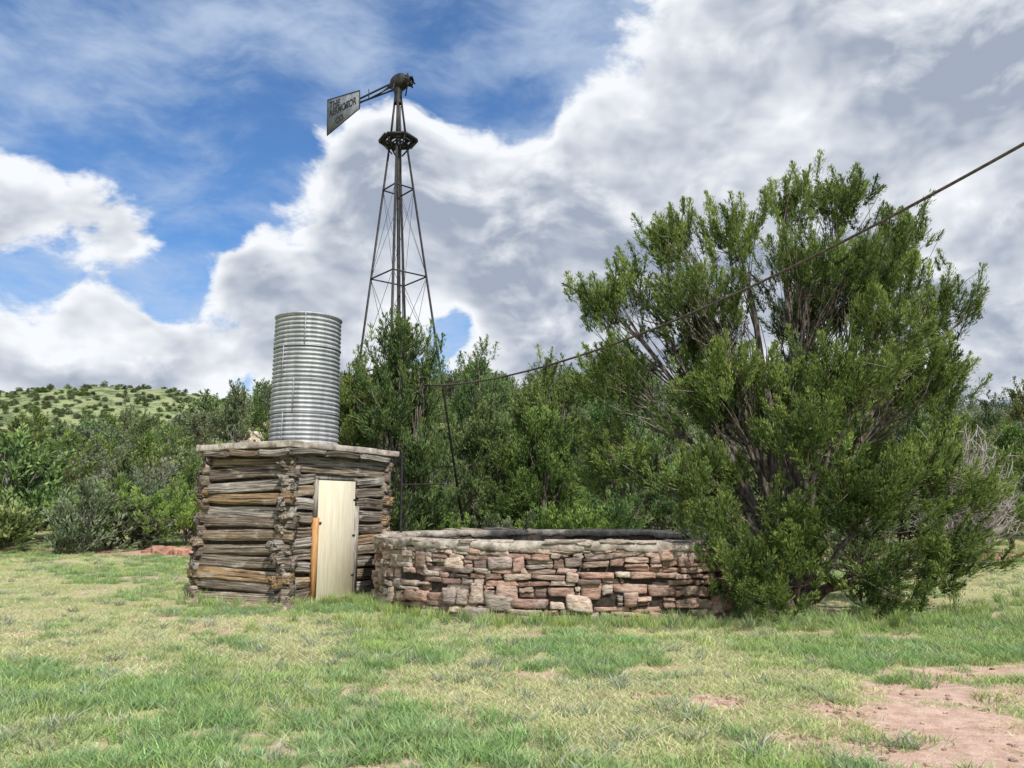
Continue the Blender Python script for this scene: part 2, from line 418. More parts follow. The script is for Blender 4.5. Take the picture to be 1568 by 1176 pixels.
# big juniper at the right
BX, BY = 4.6, 12.6
def lob(X, z, rx, rz, dy=0., ry=None, w=1.): return (X-BX, dy, z, rx, ry or rx*1.1, rz, w)
big = [lob(1.55, 5.0, .5, .65, .2, w=1.1), lob(2.1, 5.55, .45, .5, .4), lob(2.9, 6.15, .6, .65, .2, w=1.1), lob(3.85, 6.05, .6, .65, -.1, w=1.1), lob(4.95, 6.95, .5, .8, .3, w=1.1),
       lob(5.9, 6.9, .65, .75, .1, w=1.2), lob(6.9, 6.25, .6, .85, .4, w=1.2), lob(7.45, 4.85, .65, .85, .2, w=1.2), lob(6.2, 5.4, 1.0, .9, -.4, w=1.0),
       lob(4.8, 5.3, 1.0, .9, -.6, w=.9), lob(3.1, 4.9, 1.0, .85, -.4, w=1.0), lob(1.8, 3.7, .9, .75, .2, w=1.1), lob(3.2, 3.3, 1.2, .9, -.8, w=1.1),
       lob(5.0, 3.4, 1.2, 1.0, -1.2, w=1.0), lob(6.7, 3.5, .9, 1.0, -.3, w=1.2), lob(1.9, 2.4, .9, .55, .3, w=1.2), lob(3.1, 2.0, .85, .6, -1.0, w=1.1),
       lob(5.2, 1.7, 1.1, .8, -1.3, w=1.1), lob(6.7, 1.9, .8, .8, -.6, w=1.2), lob(3.95, 1.1, .7, .8, -1.6, w=1.2), lob(3.5, .45, .5, .4, -1.9, w=1.4), lob(5.3, .5, 1.0, .45, -1.3, w=1.0),
       lob(6.6, .8, .65, .55, -.9, w=1.2), lob(4.8, 3.5, 1.3, 1.4, 1.0, 1.0, .9), lob(6.1, 2.4, 1.2, 1.1, .9, 1.0, .9), lob(3.4, 4.2, 1.2, 1.1, .9, .9, .9), lob(5.6, 5.0, 1.2, 1.1, .9, .9, .9),
       lob(2.75, 1.35, .5, .4, -1.9, w=1.3), lob(3.0, .75, .45, .4, -2.2, w=1.4), lob(2.6, 1.75, .5, .4, -1.5, w=1.1), lob(4.3, 2.5, .7, .6, -1.8, w=.8), lob(5.8, 4.3, .7, .6, -1.2, w=.8)]
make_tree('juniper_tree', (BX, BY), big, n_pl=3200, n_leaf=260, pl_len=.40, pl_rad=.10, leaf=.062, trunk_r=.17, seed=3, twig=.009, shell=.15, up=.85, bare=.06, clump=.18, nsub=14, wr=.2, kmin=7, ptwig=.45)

def generic(h, r, seed, k=9):
    g = np.random.default_rng(seed); L = []
    for i in range(k):
        f = i/(k-1); z = h*(.16+.66*f)
        rad = r*(1.0-.62*f**1.6); a = i*2.4+seed
        off = rad*.5*(1 if i < k-1 else .1)
        q = rad*g.uniform(.48, .7)
        L.append((math.cos(a)*off, math.sin(a)*off, z, q, q, h*.17*g.uniform(.8, 1.2), 1))
    L.append((g.normal(0, .1), 0, h*.88, r*.22, r*.22, h*.12, 1.1)); L.append((r*.35, -.1, h*.76, r*.24, r*.24, h*.13, 1))
    L.append((-r*.4, .1, h*.7, r*.25, r*.25, h*.13, 1))
    return L
G2 = dict(light=np.array([.24, .32, .10]), mid=np.array([.10, .16, .052]), dark=np.array([.026, .048, .019]))
mids = [(-2.35, 16.2, 5.9, 1.35, 11), (-3.65, 18.0, 5.3, 1.1, 12), (-.75, 20.5, 4.7, 1.4, 13), (-1.0, 24.5, 7.0, 1.5, 14), (1.1, 23, 6.6, 1.7, 15),
        (.7, 19.6, 4.2, 1.5, 16), (3.1, 21.5, 6.9, 1.7, 17), (-5.2, 24, 5.2, 1.8, 18), (9.5, 24, 5.2, 2.1, 19), (-3.0, 22.5, 5.6, 1.5, 20)]
for (x, y, h, r, s) in mids:
    gg = np.random.default_rng(s); br = gg.uniform(.8, 1.25); tn = np.array([gg.uniform(.85, 1.15), 1, gg.uniform(.8, 1.3)])*br
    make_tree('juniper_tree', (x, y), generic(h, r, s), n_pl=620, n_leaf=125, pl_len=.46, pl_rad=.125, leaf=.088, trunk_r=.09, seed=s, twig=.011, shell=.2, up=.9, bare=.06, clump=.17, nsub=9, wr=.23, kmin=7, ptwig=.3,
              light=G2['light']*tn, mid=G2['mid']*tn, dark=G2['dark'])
G3 = dict(light=np.array([.34, .45, .11]), mid=np.array([.18, .28, .07]), dark=np.array([.05, .085, .025]))
G4 = dict(light=np.array([.27, .32, .17]), mid=np.array([.14, .18, .09]), dark=np.array([.045, .06, .03]))
def blobs(h, r, seed):
    g = np.random.default_rng(seed)
    return [(g.uniform(-.6, .6)*r, g.uniform(-.6, .6)*r, h*g.uniform(.3, .65), r*.42, r*.42, h*.32, 1) for _ in range(7)]
shr = [(.85, 18.2, 1.6, .9, 30, G3), (-2.0, 18.6, 1.5, 1.0, 31, G3), (-13.8, 27.0, 2.4, 1.7, 32, G3), (-11.6, 27.6, 2.6, 1.8, 33, G3), (-16.3, 28.0, 2.3, 1.6, 34, G2),
       (-8.6, 27.5, 2.7, 1.8, 35, G4), (-6.6, 21.5, 1.9, 1.1, 36, G4), (15.3, 25.0, 3.3, 1.8, 37, G3), (13.3, 26.5, 2.6, 1.6, 38, G4), (17.5, 27, 3.5, 2.0, 39, G2),
       (-19.0, 29.0, 2.6, 1.9, 40, G3), (-.4, 17.6, 1.2, .7, 41, G4), (8.8, 19.5, 1.8, 1.2, 42, G4), (2.2, 18.0, 1.3, .9, 43, G3)]
for (x, y, h, r, s, gcol) in shr:
    make_tree('shrub', (x, y), blobs(h, r, s), n_pl=190, n_leaf=110, pl_len=.4, pl_rad=.16, leaf=.09, trunk_r=.05, seed=s, twig=.01, shell=.2, up=.8, bare=.05, wr=.3, **gcol)

def dead(name, x, y, h, r, seed, n=260):
    g = np.random.default_rng(seed); a = Acc()
    for _ in range(n):
        an = g.uniform(0, 6.28); rr_ = r*g.uniform(.2, 1)**.6; hh = h*g.uniform(.35, 1)*math.sqrt(max(.1, 1-(rr_/r)**2*.7))
        e = np.array([math.cos(an)*rr_, math.sin(an)*rr_, hh]); m = e*np.array([.35, .35, .6])+g.normal(0, .1*h/2, 3)
        P = bez(np.array([0, 0, 0.]), m, e, 8); P[1:] += g.normal(0, .03, (7, 3)); a.add(*tube(P, np.linspace(.03, .008, 8), 4))
        for _k in range(5):
            s = P[g.integers(3, 8)]; q = s+g.normal(0, .22, 3)+np.array([0, 0, .15]); a.add(*tube(np.array([s, (s+q)/2+g.normal(0, .03, 3), q]), np.array([.013, .01, .006]), 3))
    o = add_obj(name, a.mesh(name, M_TWIG)); o.location = (x, y, float(H(x, y))-.05)
dead('dead_shrub', 13.2, 22.5, 4.2, 1.6, 50)
dead('dead_shrub', -5.3, 20.5, 1.7, 1.0, 51, 120)
dead('dead_shrub', -17.9, 26.8, 1.5, 1.0, 52, 60)

# hillside masses (instanced collection)
tc = bpy.data.collections.new('hillside_tree_variants')
for v in range(8):
    h = [4.2, 5.0, 3.6, 4.6, 3.0, 2.2, 2.0, 2.6][v]; r = [1.6, 1.6, 1.7, 2.0, 1.6, 1.5, 1.3, 1.5][v]
    gc = [G2, dict(), G4, G2, G4, G3, G4, dict(light=np.array([.33, .33, .24]), mid=np.array([.19, .20, .13]), dark=np.array([.08, .08, .055]))][v]
    L = generic(h, r, 60+v) if v < 4 else blobs(h*1.1, r, 60+v)
    w, f = tree_geo(L, n_pl=160, n_leaf=40, pl_len=.75, pl_rad=.24, leaf=.21, trunk_r=.1, seed=70+v, twig=.02, sides=3, shell=.25, up=.9, clump=.25, nsub=7, wr=.32, **gc)
    wv = np.concatenate(w.V)
    a = Acc(); a.add(np.concatenate(f.V), np.concatenate(f.F[4]), np.concatenate(f.C)); a.add(wv, np.concatenate(w.F[4] if 4 in w.F else w.F[3]), np.array([.22, .20, .17]))
    o = add_obj('hillside_tree_variant_%d' % v, a.mesh('hillside_tree_variant', M_LEAFI), coll=tc)
g = np.random.default_rng(5)
N0 = 5200
azs = g.uniform(-50, 50, N0); rs = 27*(150/27)**(g.random(N0)**.62)
x = rs*np.sin(np.radians(azs)); y = rs*np.cos(np.radians(azs))
dens = fbm(x*.07+4, y*.07+2, 3)
keep = (dens+g.normal(0, .06, N0) > .44)
keep &= ~((rs < 31+3*np.sin(azs*.4)) & (g.random(N0) < .6))
keep &= ~((azs > -24) & (azs < 24) & (rs < 27.5))
x = x[keep]; y = y[keep]
P = np.stack([x, y], 1); sel = []
grid = {}
for ii in range(len(P)):
    rr2 = math.hypot(*P[ii]); ms = 2.0+.007*rr2
    kx, ky = int(P[ii, 0]//4), int(P[ii, 1]//4); okp = True
    for aa in (-1, 0, 1):
        for bb in (-1, 0, 1):
            for q in grid.get((kx+aa, ky+bb), ()):
                if (P[ii, 0]-q[0])**2+(P[ii, 1]-q[1])**2 < ms*ms: okp = False
    if okp: grid.setdefault((kx, ky), []).append(P[ii]); sel.append(ii)
P = P[sel]; n = len(P); rp = np.hypot(P[:, 0], P[:, 1])
sc = g.uniform(.55, 1.15, n)*(1+.10*sstep(50, 100, rp))
idx = np.where(g.random(n) < np.where(rp < 45, .5, .25), g.integers(4, 8, n), g.integers(0, 4, n))
scl = np.stack([sc*g.uniform(.9, 1.25, n), sc*g.uniform(.9, 1.25, n), sc*g.uniform(.75, 1.1, n)], 1)
N1 = 2400; azf = g.uniform(-50, -8, N1); rf = 160+240*g.random(N1)**1.0
fx = rf*np.sin(np.radians(azf)); fy = rf*np.cos(np.radians(azf)); kf = fbm(fx*.02, fy*.02, 3)+g.normal(0, .07, N1)-.05*(rf > 280) > .50
fx = fx[kf]; fy = fy[kf]; nf = len(fx)
PP = np.concatenate([np.column_stack([P, H(P[:, 0], P[:, 1])-.1]), np.column_stack([fx, fy, H(fx, fy)-.1])])
scatter('hillside_trees', PP, g.uniform(0, 6.28, n+nf), np.concatenate([scl, g.uniform(.35, .65, nf)[:, None]*np.array([[1.4, 1.4, .75]])]), np.concatenate([idx, g.integers(0, 6, nf)]), tc)

# ------------------------------------------------------------------ grass
gcoll = bpy.data.collections.new('grass_variants')
def patch(name, nb, rad, h, w, cols, seed, spread=.5):
    g = np.random.default_rng(seed)
    a = g.uniform(0, 6.28, nb); q = rad*np.sqrt(g.random(nb)); B = np.stack([q*np.cos(a), q*np.sin(a), np.full(nb, -.01)], 1)
    hh = h*g.uniform(.45, 1.3, nb); ln = np.stack([g.normal(0, spread, nb)*hh, g.normal(0, spread, nb)*hh, hh], 1)
    s = g.uniform(0, 6.28, nb); S = np.stack([np.cos(s), np.sin(s), 0*s], 1)*(w*g.uniform(.6, 1.3, nb))[:, None]
    mid_ = B+ln*.55; mid_[:, 2] += hh*.08
    V = np.stack([B-S*.5, B+S*.5, mid_+S*.35, B+ln, mid_-S*.35], 1).reshape(-1, 3)
    b0 = np.arange(nb)[:, None]*5
    F4 = b0+np.array([[0, 1, 2, 4]]); F3 = b0+np.array([[4, 2, 3]])
    c = np.array(cols)[g.integers(0, len(cols), nb)]*g.uniform(.7, 1.25, nb)[:, None]
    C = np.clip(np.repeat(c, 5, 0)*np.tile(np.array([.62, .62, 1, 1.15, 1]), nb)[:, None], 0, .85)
    o = add_obj(name, mesh_np(name, V, [F4, F3], M_GRASS, C), coll=gcoll)
GR = [(.33, .47, .15), (.42, .53, .20), (.26, .40, .13)]; ST = [(.68, .63, .36), (.56, .56, .28), (.76, .68, .45)]; BG = [(.25, .42, .16), (.33, .48, .19), (.28, .40, .14)]
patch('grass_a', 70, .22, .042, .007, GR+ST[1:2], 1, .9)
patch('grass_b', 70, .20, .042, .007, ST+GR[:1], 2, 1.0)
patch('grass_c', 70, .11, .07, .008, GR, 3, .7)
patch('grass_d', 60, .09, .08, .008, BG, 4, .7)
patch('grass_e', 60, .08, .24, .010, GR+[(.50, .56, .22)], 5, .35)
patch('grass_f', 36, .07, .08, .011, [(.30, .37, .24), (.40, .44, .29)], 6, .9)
def grass_pts(N, r0, r1, azr, seed):
    g = np.random.default_rng(seed); a = np.radians(g.uniform(-azr, azr, N)); r = np.sqrt(g.uniform(r0*r0, r1*r1, N))
    return r*np.sin(a), r*np.cos(a), g
X = []; Y = []
for N, r0, r1, azr, s in ((10500, 3.4, 13, 42, 1), (10000, 13, 33, 42, 2), (900, 1, 10, 180, 3)):
    x, y, g = grass_pts(N, r0, r1, azr, s); X.append(x); Y.append(y)
X = np.concatenate(X); Y = np.concatenate(Y); g = np.random.default_rng(77)
dm = dirtmask(X, Y)+(fbm(X*5, Y*5, 3)-.5)*1.3
k = g.random(len(X)) > sstep(.22, .55, dm)*.93
k &= ~((X > -2.2) & (X < 3.3) & (Y > 11.3) & (Y < 16.5))
lx = (X+3.61)*.475+(Y-12.27)*.88; ly = -(X+3.61)*.88+(Y-12.27)*.475
k &= ~((lx > .0) & (lx < 2.6) & (ly > 0) & (ly < 2.05))
X = X[k]; Y = Y[k]; n = len(X)
st = fbm(X*.45+9, Y*.45+3, 4)+g.normal(0, .06, n); st2 = fbm(X*.9+50, Y*.9+30, 3)+g.normal(0, .05, n)
idx = np.where(st > .505, 1, np.where(st2 > .53, 3, np.where(g.random(n) < .5, 0, 2)))
idx = np.where(g.random(n) < .05, 5, idx)
s = g.uniform(.7, 1.35, n)*(1+.3*sstep(11, 28, np.hypot(X, Y)))
eX = []; eY = []
for (x0, y0, x1, y1, nn, sp) in ((-5.6, 13.2, -3.6, 12.05, 40, .15), (-3.5, 12.1, -2.4, 13.4, 50, .12), (-2.5, 13.3, -1.6, 11.7, 50, .14), (-1.6, 11.6, .0, 10.7, 55, .14), (0, 10.7, 2.6, 10.6, 110, .14), (2.6, 10.5, 7.6, 11.0, 150, .4), (7, 11.4, 9.5, 13, 60, .6), (-3, 10.6, 2.5, 10.2, 40, .35)):
    t = g.random(nn); eX.append(x0+(x1-x0)*t+g.normal(0, sp, nn)); eY.append(y0+(y1-y0)*t+g.normal(0, sp, nn))
eX = np.concatenate(eX); eY = np.concatenate(eY); ne = len(eX)
X = np.concatenate([X, eX]); Y = np.concatenate([Y, eY]); idx = np.concatenate([idx, np.full(ne, 4)]); s = np.concatenate([s, g.uniform(.35, .95, ne)])
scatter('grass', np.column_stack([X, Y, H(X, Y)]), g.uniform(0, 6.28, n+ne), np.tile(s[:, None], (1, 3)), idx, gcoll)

# ------------------------------------------------------------------ stone tank
CP = np.array([(-2.35, 14.4), (-2.35, 13.4), (-1.95, 12.3), (-1.25, 11.45), (-.3, 10.98), (1, 10.82), (2.3, 10.85), (3.1, 11.25), (3.5, 12.3), (3.55, 14.0), (3.2, 15.5), (2.0, 16.5), (.3, 16.8), (-1.2, 16.3), (-2.1, 15.4)])
def catmull(CP, m=24):
    n = len(CP); out = []
    for i in range(n):
        p0, p1, p2, p3 = CP[i-1], CP[i], CP[(i+1) % n], CP[(i+2) % n]
        for t in np.arange(m)/m:
            out.append(.5*((2*p1)+(-p0+p2)*t+(2*p0-5*p1+4*p2-p3)*t*t+(-p0+3*p1-3*p2+p3)*t**3))
    return np.array(out)
PATH = catmull(CP); seg = np.linalg.norm(np.roll(PATH, -1, 0)-PATH, axis=1); CUM = np.concatenate([[0], np.cumsum(seg)]); PER = CUM[-1]
PC = np.concatenate([PATH, PATH[:1]])
def path(s):
    s = np.asarray(s) % PER
    p = np.stack([np.interp(s, CUM, PC[:, 0]), np.interp(s, CUM, PC[:, 1])], -1)
    q = np.stack([np.interp((s+.05) % PER, CUM, PC[:, 0]), np.interp((s+.05) % PER, CUM, PC[:, 1])], -1)
    t = q-p; t /= np.linalg.norm(t, axis=-1, keepdims=True)+1e-9
    nrm = np.stack([t[..., 1], -t[..., 0]], -1)
    return p, t, nrm
tank = empty('stone_water_tank', (0.6, 13.8, 0))
Minv = Matrix.Translation((-0.6, -13.8, 0))
def child(name, me, par, minv): o = add_obj(name, me, par); o.matrix_parent_inverse = minv; return o
def cube_t(n=4, ex=18):
    V = []; F = []
    lin = np.linspace(-1, 1, n+1); lin = np.sign(lin)*np.abs(lin)**.75
    for ax in range(3):
        for sg in (-1, 1):
            b = len(V)
            for u in lin:
                for v in lin:
                    p = [0, 0, 0]; p[ax] = sg; p[(ax+1) % 3] = u; p[(ax+2) % 3] = v; V.append(p)
            for a in range(n):
                for c in range(n):
                    q = [b+a*(n+1)+c, b+(a+1)*(n+1)+c, b+(a+1)*(n+1)+c+1, b+a*(n+1)+c+1]
                    F.append(q if sg > 0 else q[::-1])
    V = np.array(V, float); key = {}; mp = []
    U = []
    for p in V:
        kk = tuple(np.round(p, 4))
        if kk not in key: key[kk] = len(U); U.append(p)
        mp.append(key[kk])
    U = np.array(U); F = np.array(mp)[np.array(F)]
    nrm = (np.abs(U)**ex).sum(1)**(1/ex); U = U/nrm[:, None]*.5*1.02
    return U, F
CT, CTF = cube_t(4)
def stone(c, dims, T, Nn, col, acc, g, jit=.1, rough=.005):
    dims = np.array(dims)
    P = CT.copy()
    k = g.normal(0, jit, (8, 3)); w = P+.5; w = np.clip(w, 0, 1)
    off = 0
    for a in (0, 1):
        for b in (0, 1):
            for c_ in (0, 1):
                ww = (w[:, 0] if a else 1-w[:, 0])*(w[:, 1] if b else 1-w[:, 1])*(w[:, 2] if c_ else 1-w[:, 2])
                off = off+ww[:, None]*k[a*4+b*2+c_]
    P = (P+off*np.array([.5, .35, 1.0]))*dims+g.normal(0, rough, P.shape)
    A = np.array([[T[0], T[1], 0], [Nn[0], Nn[1], 0], [0, 0, 1]])
    an = g.normal(0, .035); ca, sa = math.cos(an), math.sin(an)
    P = np.column_stack([P[:, 0]*ca-P[:, 2]*sa, P[:, 1], P[:, 0]*sa+P[:, 2]*ca])
    acc.add(P@A+np.array(c), CTF, np.array(col))
SCOL = [(.40, .29, .24), (.48, .37, .31), (.35, .23, .19), (.52, .42, .34), (.37, .31, .28), (.54, .46, .39), (.27, .20, .18), (.45, .30, .24), (.45, .39, .34), (.39, .26, .22)]
g = np.random.default_rng(21); acc = Acc()
zc = -.08; TOP = 1.02
while zc < TOP-.03:
    h = g.choice([.055, .07, .085, .11, .14, .17]); h = min(h, TOP-zc+.02)
    s = g.uniform(0, .3)
    s_end = s+PER
    while s < s_end:
        L = g.uniform(.14, .50)*(1.4 if h < .08 else 1)
        if g.random() < .2: L *= .5
        sm = s+L/2
        p, t, nn = path(sm)
        u_ = g.random()
        zz0 = zc+.07*(vnoise(sm*.8, zc*2)-.5)*2
        if p[0] > 1.6: tint = lambda c: c*.45+np.array([.46, .31, .24])*.55
        else: tint = lambda c: c
        if u_ < .045: s += L; continue
        col = np.array(SCOL[g.integers(0, len(SCOL))])*g.uniform(.7, 1.25)
        if u_ < .40 and h > .1:
            f_ = g.uniform(.3, .7)
            for (za, hh_) in ((0, h*f_), (h*f_, h*(1-f_))):
                pr = g.normal(0, .03); c2 = np.array(SCOL[g.integers(0, len(SCOL))])*g.uniform(.7, 1.25)
                stone((p[0]-nn[0]*(.14-pr), p[1]-nn[1]*(.14-pr), zz0+za+hh_/2), (L-.016, .30, hh_-.012), t, nn, tint(c2), acc, g, .08)
        else:
            hh = h; pr = g.normal(0, .028)
            if u_ > .88: hh = h*1.6; pr += .025
            stone((p[0]-nn[0]*(.14-pr), p[1]-nn[1]*(.14-pr), zz0+h/2), (L-.016, .30, hh-.013), t, nn, tint(col), acc, g, .11)
        s += L
    zc += h
child('stones', acc.mesh('stones', M_STONE), tank, Minv)
brk = np.cumsum(np.random.default_rng(3).uniform(.25, 1.1, 60)); brk_o = np.random.default_rng(4).uniform(-1, 1, (61, 3))
def ring(offs_z, name, mat, jit=0, m=1100, smooth=False, blk=0):
    s = np.arange(m)/m*PER; p, t, nn = path(s); K = len(offs_z); V = []
    bi = np.searchsorted(brk, s)
    for (o, z) in offs_z:
        jo = (fbm(s*3.2+z*7, s*0+o*9, 6)-.5)*2*jit+brk_o[bi, 0]*blk
        jz = (fbm(s*3.7+z*3+40, s*0+o*5, 6)-.5)*2*jit*(.5 if z > 1.06 else 1.2)+brk_o[bi, 1]*blk*(.3 if z > 1.06 else 1.3)
        V.append(np.column_stack([p+nn*(o+jo)[:, None], z+jz]))
    V = np.concatenate(V); j = np.arange(m); k = (j+1) % m; F = []
    for a in range(K):
        b = (a+1) % K; F.append(np.stack([a*m+j, a*m+k, b*m+k, b*m+j], 1))
    return mesh_np(name, V, np.concatenate(F), mat, smooth=smooth)
child('wall_core', ring([(-.055, -.1), (-.055, 1.0), (-.34, 1.0), (-.34, -.1)], 'wall_core', M_DARK), tank, Minv)
child('concrete_cap', ring([(.02, .985), (.035, 1.0), (.04, 1.05), (.035, 1.095), (.02, 1.105), (-.08, 1.115), (-.18, 1.12), (-.28, 1.115), (-.35, 1.105), (-.36, 1.09), (-.36, 1.0), (-.3, .99), (-.1, .98)], 'concrete_cap', M_CONC, .032, blk=.018), tank, Minv)
acc = Acc()
for _ in range(110):
    s = g.uniform(0, PER); p, t, nn = path(s); hh = g.uniform(.04, .17); L = g.uniform(.1, .45)
    stone((p[0]-nn[0]*.035, p[1]-nn[1]*.035, 1.03-hh/2), (L, .11, hh), t, nn, np.array([.46, .39, .33])*g.uniform(.65, 1.15), acc, g, .25, .008)
for _ in range(46):
    s = g.uniform(0, PER); p, t, nn = path(s); L = g.uniform(.2, .6)
    stone((p[0]-nn[0]*g.uniform(.06, .16), p[1]-nn[1]*g.uniform(.06, .16), 1.105), (L, .28, g.uniform(.03, .07)), t, nn, np.array([.46, .40, .34])*g.uniform(.6, 1.15), acc, g, .15)
child('mortar', acc.mesh('mortar', M_STONE), tank, Minv)
m_, t_ = new_mat('tank_water'); t_.bsdf.inputs['Base Color'].default_value = (.03, .04, .03, 1); t_.bsdf.inputs['Roughness'].default_value = .08
p, t, nn = path(np.arange(120)/120*PER); q = p-nn*.3
child('water', mesh_np('water', np.column_stack([q, np.full(120, .45)]), [np.arange(120)[None]], m_), tank, Minv)

# ------------------------------------------------------------------ log hut (pump house)
hut = empty('log_pump_house', (-3.61, 12.27, 0), (0, 0, math.atan2(.88, .475)))
LX, LY, HT = 2.62, 2.12, 2.44
LCOL = [(.48, .43, .37), (.34, .28, .22), (.56, .51, .44), (.42, .32, .22), (.30, .24, .19), (.50, .41, .31), (.50, .34, .19)]
def log(acc, p0, p1, hgt, thk, g, col, idn):
    p0 = np.array(p0, float); p1 = np.array(p1, float); t = p1-p0; L = np.linalg.norm(t); t /= L
    a = np.cross(t, [0, 0, 1.]); b = np.array([0, 0, 1.])
    n = max(6, int(L/.04)); K = 24; s = np.linspace(0, 1, n); th = (np.arange(K)+.5)/K*2*np.pi
    S, TH = np.meshgrid(s, th, indexing='ij')
    ce = np.sign(np.cos(TH))*np.abs(np.cos(TH))**.36; se = np.sign(np.sin(TH))*np.abs(np.sin(TH))**.42
    nz = 1+(fbm(S*L*1.3+idn*3.3, np.cos(TH)*1.8+np.sin(TH)*1.3+idn, 4)-.5)*.26+(fbm(S*L*.7+idn*7, np.round(TH*3.8)*3.1+idn, 3)-.5)*.34
    tap = 1+.10*(S-.5)*(1 if idn % 2 else -1)
    sag = .022*np.sin(S*3.1+idn)+.02*(fbm(S*L*1.2+idn*5, S*0+idn, 3)-.5)
    P = p0+t*(S*L)[..., None]+a*(ce*thk/2*nz)[..., None]+b*(se*hgt/2*nz*tap+sag)[..., None]
    rag = (vnoise(TH*1.9+idn*3, S*0+idn*2.1)-.5)*.16
    P = P+t*(rag*np.where(S < .01, 1, np.where(S > .99, 1, 0)))[..., None]
    V = P.reshape(-1, 3); i = np.arange(n-1)[:, None]*K; j = np.arange(K)[None]; k = (j+1) % K
    F = np.stack([i+j, i+k, i+K+k, i+K+j], -1).reshape(-1, 4)
    U = np.column_stack([(S*L).ravel()+idn*5.7, (ce*.1).ravel()+idn*3.1, (se*.1).ravel()])
    V = np.concatenate([V, [P[0].mean(0), P[-1].mean(0)]]); U = np.concatenate([U, [[idn*5.7, idn*3.1, 0], [idn*5.7+L, idn*3.1, 0]]])
    acc.add(V, F, np.array(col), U)
    base = acc.n-len(V)
    c0 = np.stack([np.full(K, len(V)-2), np.arange(K), (np.arange(K)+1) % K], 1)[:, ::-1]
    c1 = np.stack([np.full(K, len(V)-1), (n-1)*K+np.arange(K), (n-1)*K+(np.arange(K)+1) % K], 1)
    acc.F.setdefault(3, []).append(np.concatenate([c0, c1])+base)
g = np.random.default_rng(33); acc = Acc(); idn = 1
nl = 12; dz = HT/nl
DX0, DX1 = .68, 1.62
def lc(): return np.array(LCOL[g.integers(0, 7)])*g.uniform(.8, 1.15)
for i_ in range(nl):
    z = dz*(i_+.5); sh = .22*z/HT      # the far end of the old wall leans in as it rises
    hg = dz*g.uniform(.80, 1.0)
    for x0 in (0.07, LX-.07):
        log(acc, (x0+g.normal(0, .022), -.02-g.uniform(0, .12), z+g.normal(0, .012)), (x0+g.normal(0, .022), LY-sh+.03+g.uniform(0, .12), z+g.normal(0, .014)), hg, .15, g, lc(), idn); idn += 1
    z2 = z+dz*.5 if i_ < nl-1 else z+.02
    hg2 = dz*g.uniform(.78, .98)
    if z2 < 2.05:
        log(acc, (-.03-g.uniform(0, .13), .07+g.normal(0, .018), z2), (DX0-.07, .07, z2+g.normal(0, .012)), hg2, .15, g, lc(), idn); idn += 1
        log(acc, (DX1+.10, .07, z2), (LX+.04+g.uniform(0, .12), .07+g.normal(0, .018), z2+g.normal(0, .012)), hg2, .15, g, lc()*.85, idn); idn += 1
    else:
        log(acc, (-.03-g.uniform(0, .1), .07, z2), (LX+.08, .07, z2), hg2, .15, g, lc()*.85, idn); idn += 1
    log(acc, (-.03-g.uniform(0, .1), LY-sh-.07, z2), (LX+.08, LY-sh-.07, z2), hg2, .15, g, lc(), idn); idn += 1
log(acc, (-.05, .07, .04), (DX0-.07, .07, .04), .12, .15, g, LCOL[0], idn)
log(acc, (DX1+.1, .07, .04), (LX+.05, .07, .04), .12, .15, g, LCOL[0], idn+1)
add_obj('log_walls', acc.mesh('log_walls', M_LOG), hut)
acc = Acc()
for c, d in (((.09, LY/2-.12, 1.2), (.05, LY-.34, 2.4)), ((LX-.09, LY/2-.12, 1.2), (.05, LY-.34, 2.4)), ((LX/2, LY-.33, 1.2), (LX-.25, .05, 2.4)), ((.38, .10, 1.2), (.50, .05, 2.4)), ((2.1, .10, 1.2), (.86, .05, 2.4))):
    acc.add(*boxv(c, d))
add_obj('gap_shade_boards', acc.mesh('gap_shade_boards', M_DARK), hut)  # dark boards added inside the walls so gaps between logs read as shade
g = np.random.default_rng(8)
def slab(z0, z1, ox, y0, y1, name, mat, jit):
    c = [(-ox, y0), (LX+ox, y0), (LX+ox, y1), (-ox, y1)]; L = []
    for a in range(4):
        p, q = np.array(c[a]), np.array(c[(a+1) % 4])
        for f in np.arange(70)/70: L.append(p+(q-p)*f)
    L = np.array(L); m = len(L); cen = np.array([LX/2, (y0+y1)/2])
    dirn = (L-cen)/np.linalg.norm(L-cen, axis=1)[:, None]
    b_ = (vnoise(np.round(L[:, 0]*1.7)*3.3, np.round(L[:, 1]*1.7)*5.1)-.5)*.03
    V = []
    for kk, (z, e) in enumerate(((z0, 0), (z0+.012, .006), (z1-.012, .006), (z1, -.006))):
        rr_ = (fbm(L[:, 0]*5+kk*.6, L[:, 1]*5+kk*.5, 5)-.5)*jit*2+b_
        V.append(np.column_stack([L+dirn*(e+rr_)[:, None], z+(fbm(L[:, 0]*3+kk*1.7, L[:, 1]*3, 4)-.5)*jit*.9+b_*.4]))
    V = np.concatenate(V); j = np.arange(m); k = (j+1) % m
    F = np.concatenate([np.stack([a*m+j, a*m+k, (a+1)*m+k, (a+1)*m+j], 1) for a in range(3)])
    return mesh_np(name, V, [F, (3*m+j)[None], j[::-1][None]], mat)
add_obj('roof_slab', slab(2.545, 2.65, .13, -.14, LY-.06, 'roof_slab', M_CONC, .022), hut)
acc = Acc()
for k_ in range(3):
    a0 = -.12+k_*.86
    log(acc, (a0, -.10, 2.475), (a0+.84, -.10, 2.48), .11, .09, g, np.array(LCOL[k_])*.7, 100+k_)
for k_ in range(3):
    a0 = -.12+k_*.68
    log(acc, (-.11, a0, 2.475), (-.11, a0+.66, 2.48), .11, .09, g, np.array(LCOL[k_+2])*.8, 110+k_)
acc.add(*boxv((LX/2, LY/2-.1, 2.49), (LX-.1, LY-.3, .06)))
add_obj('roof_boards', acc.mesh('roof_boards', M_LOG), hut)
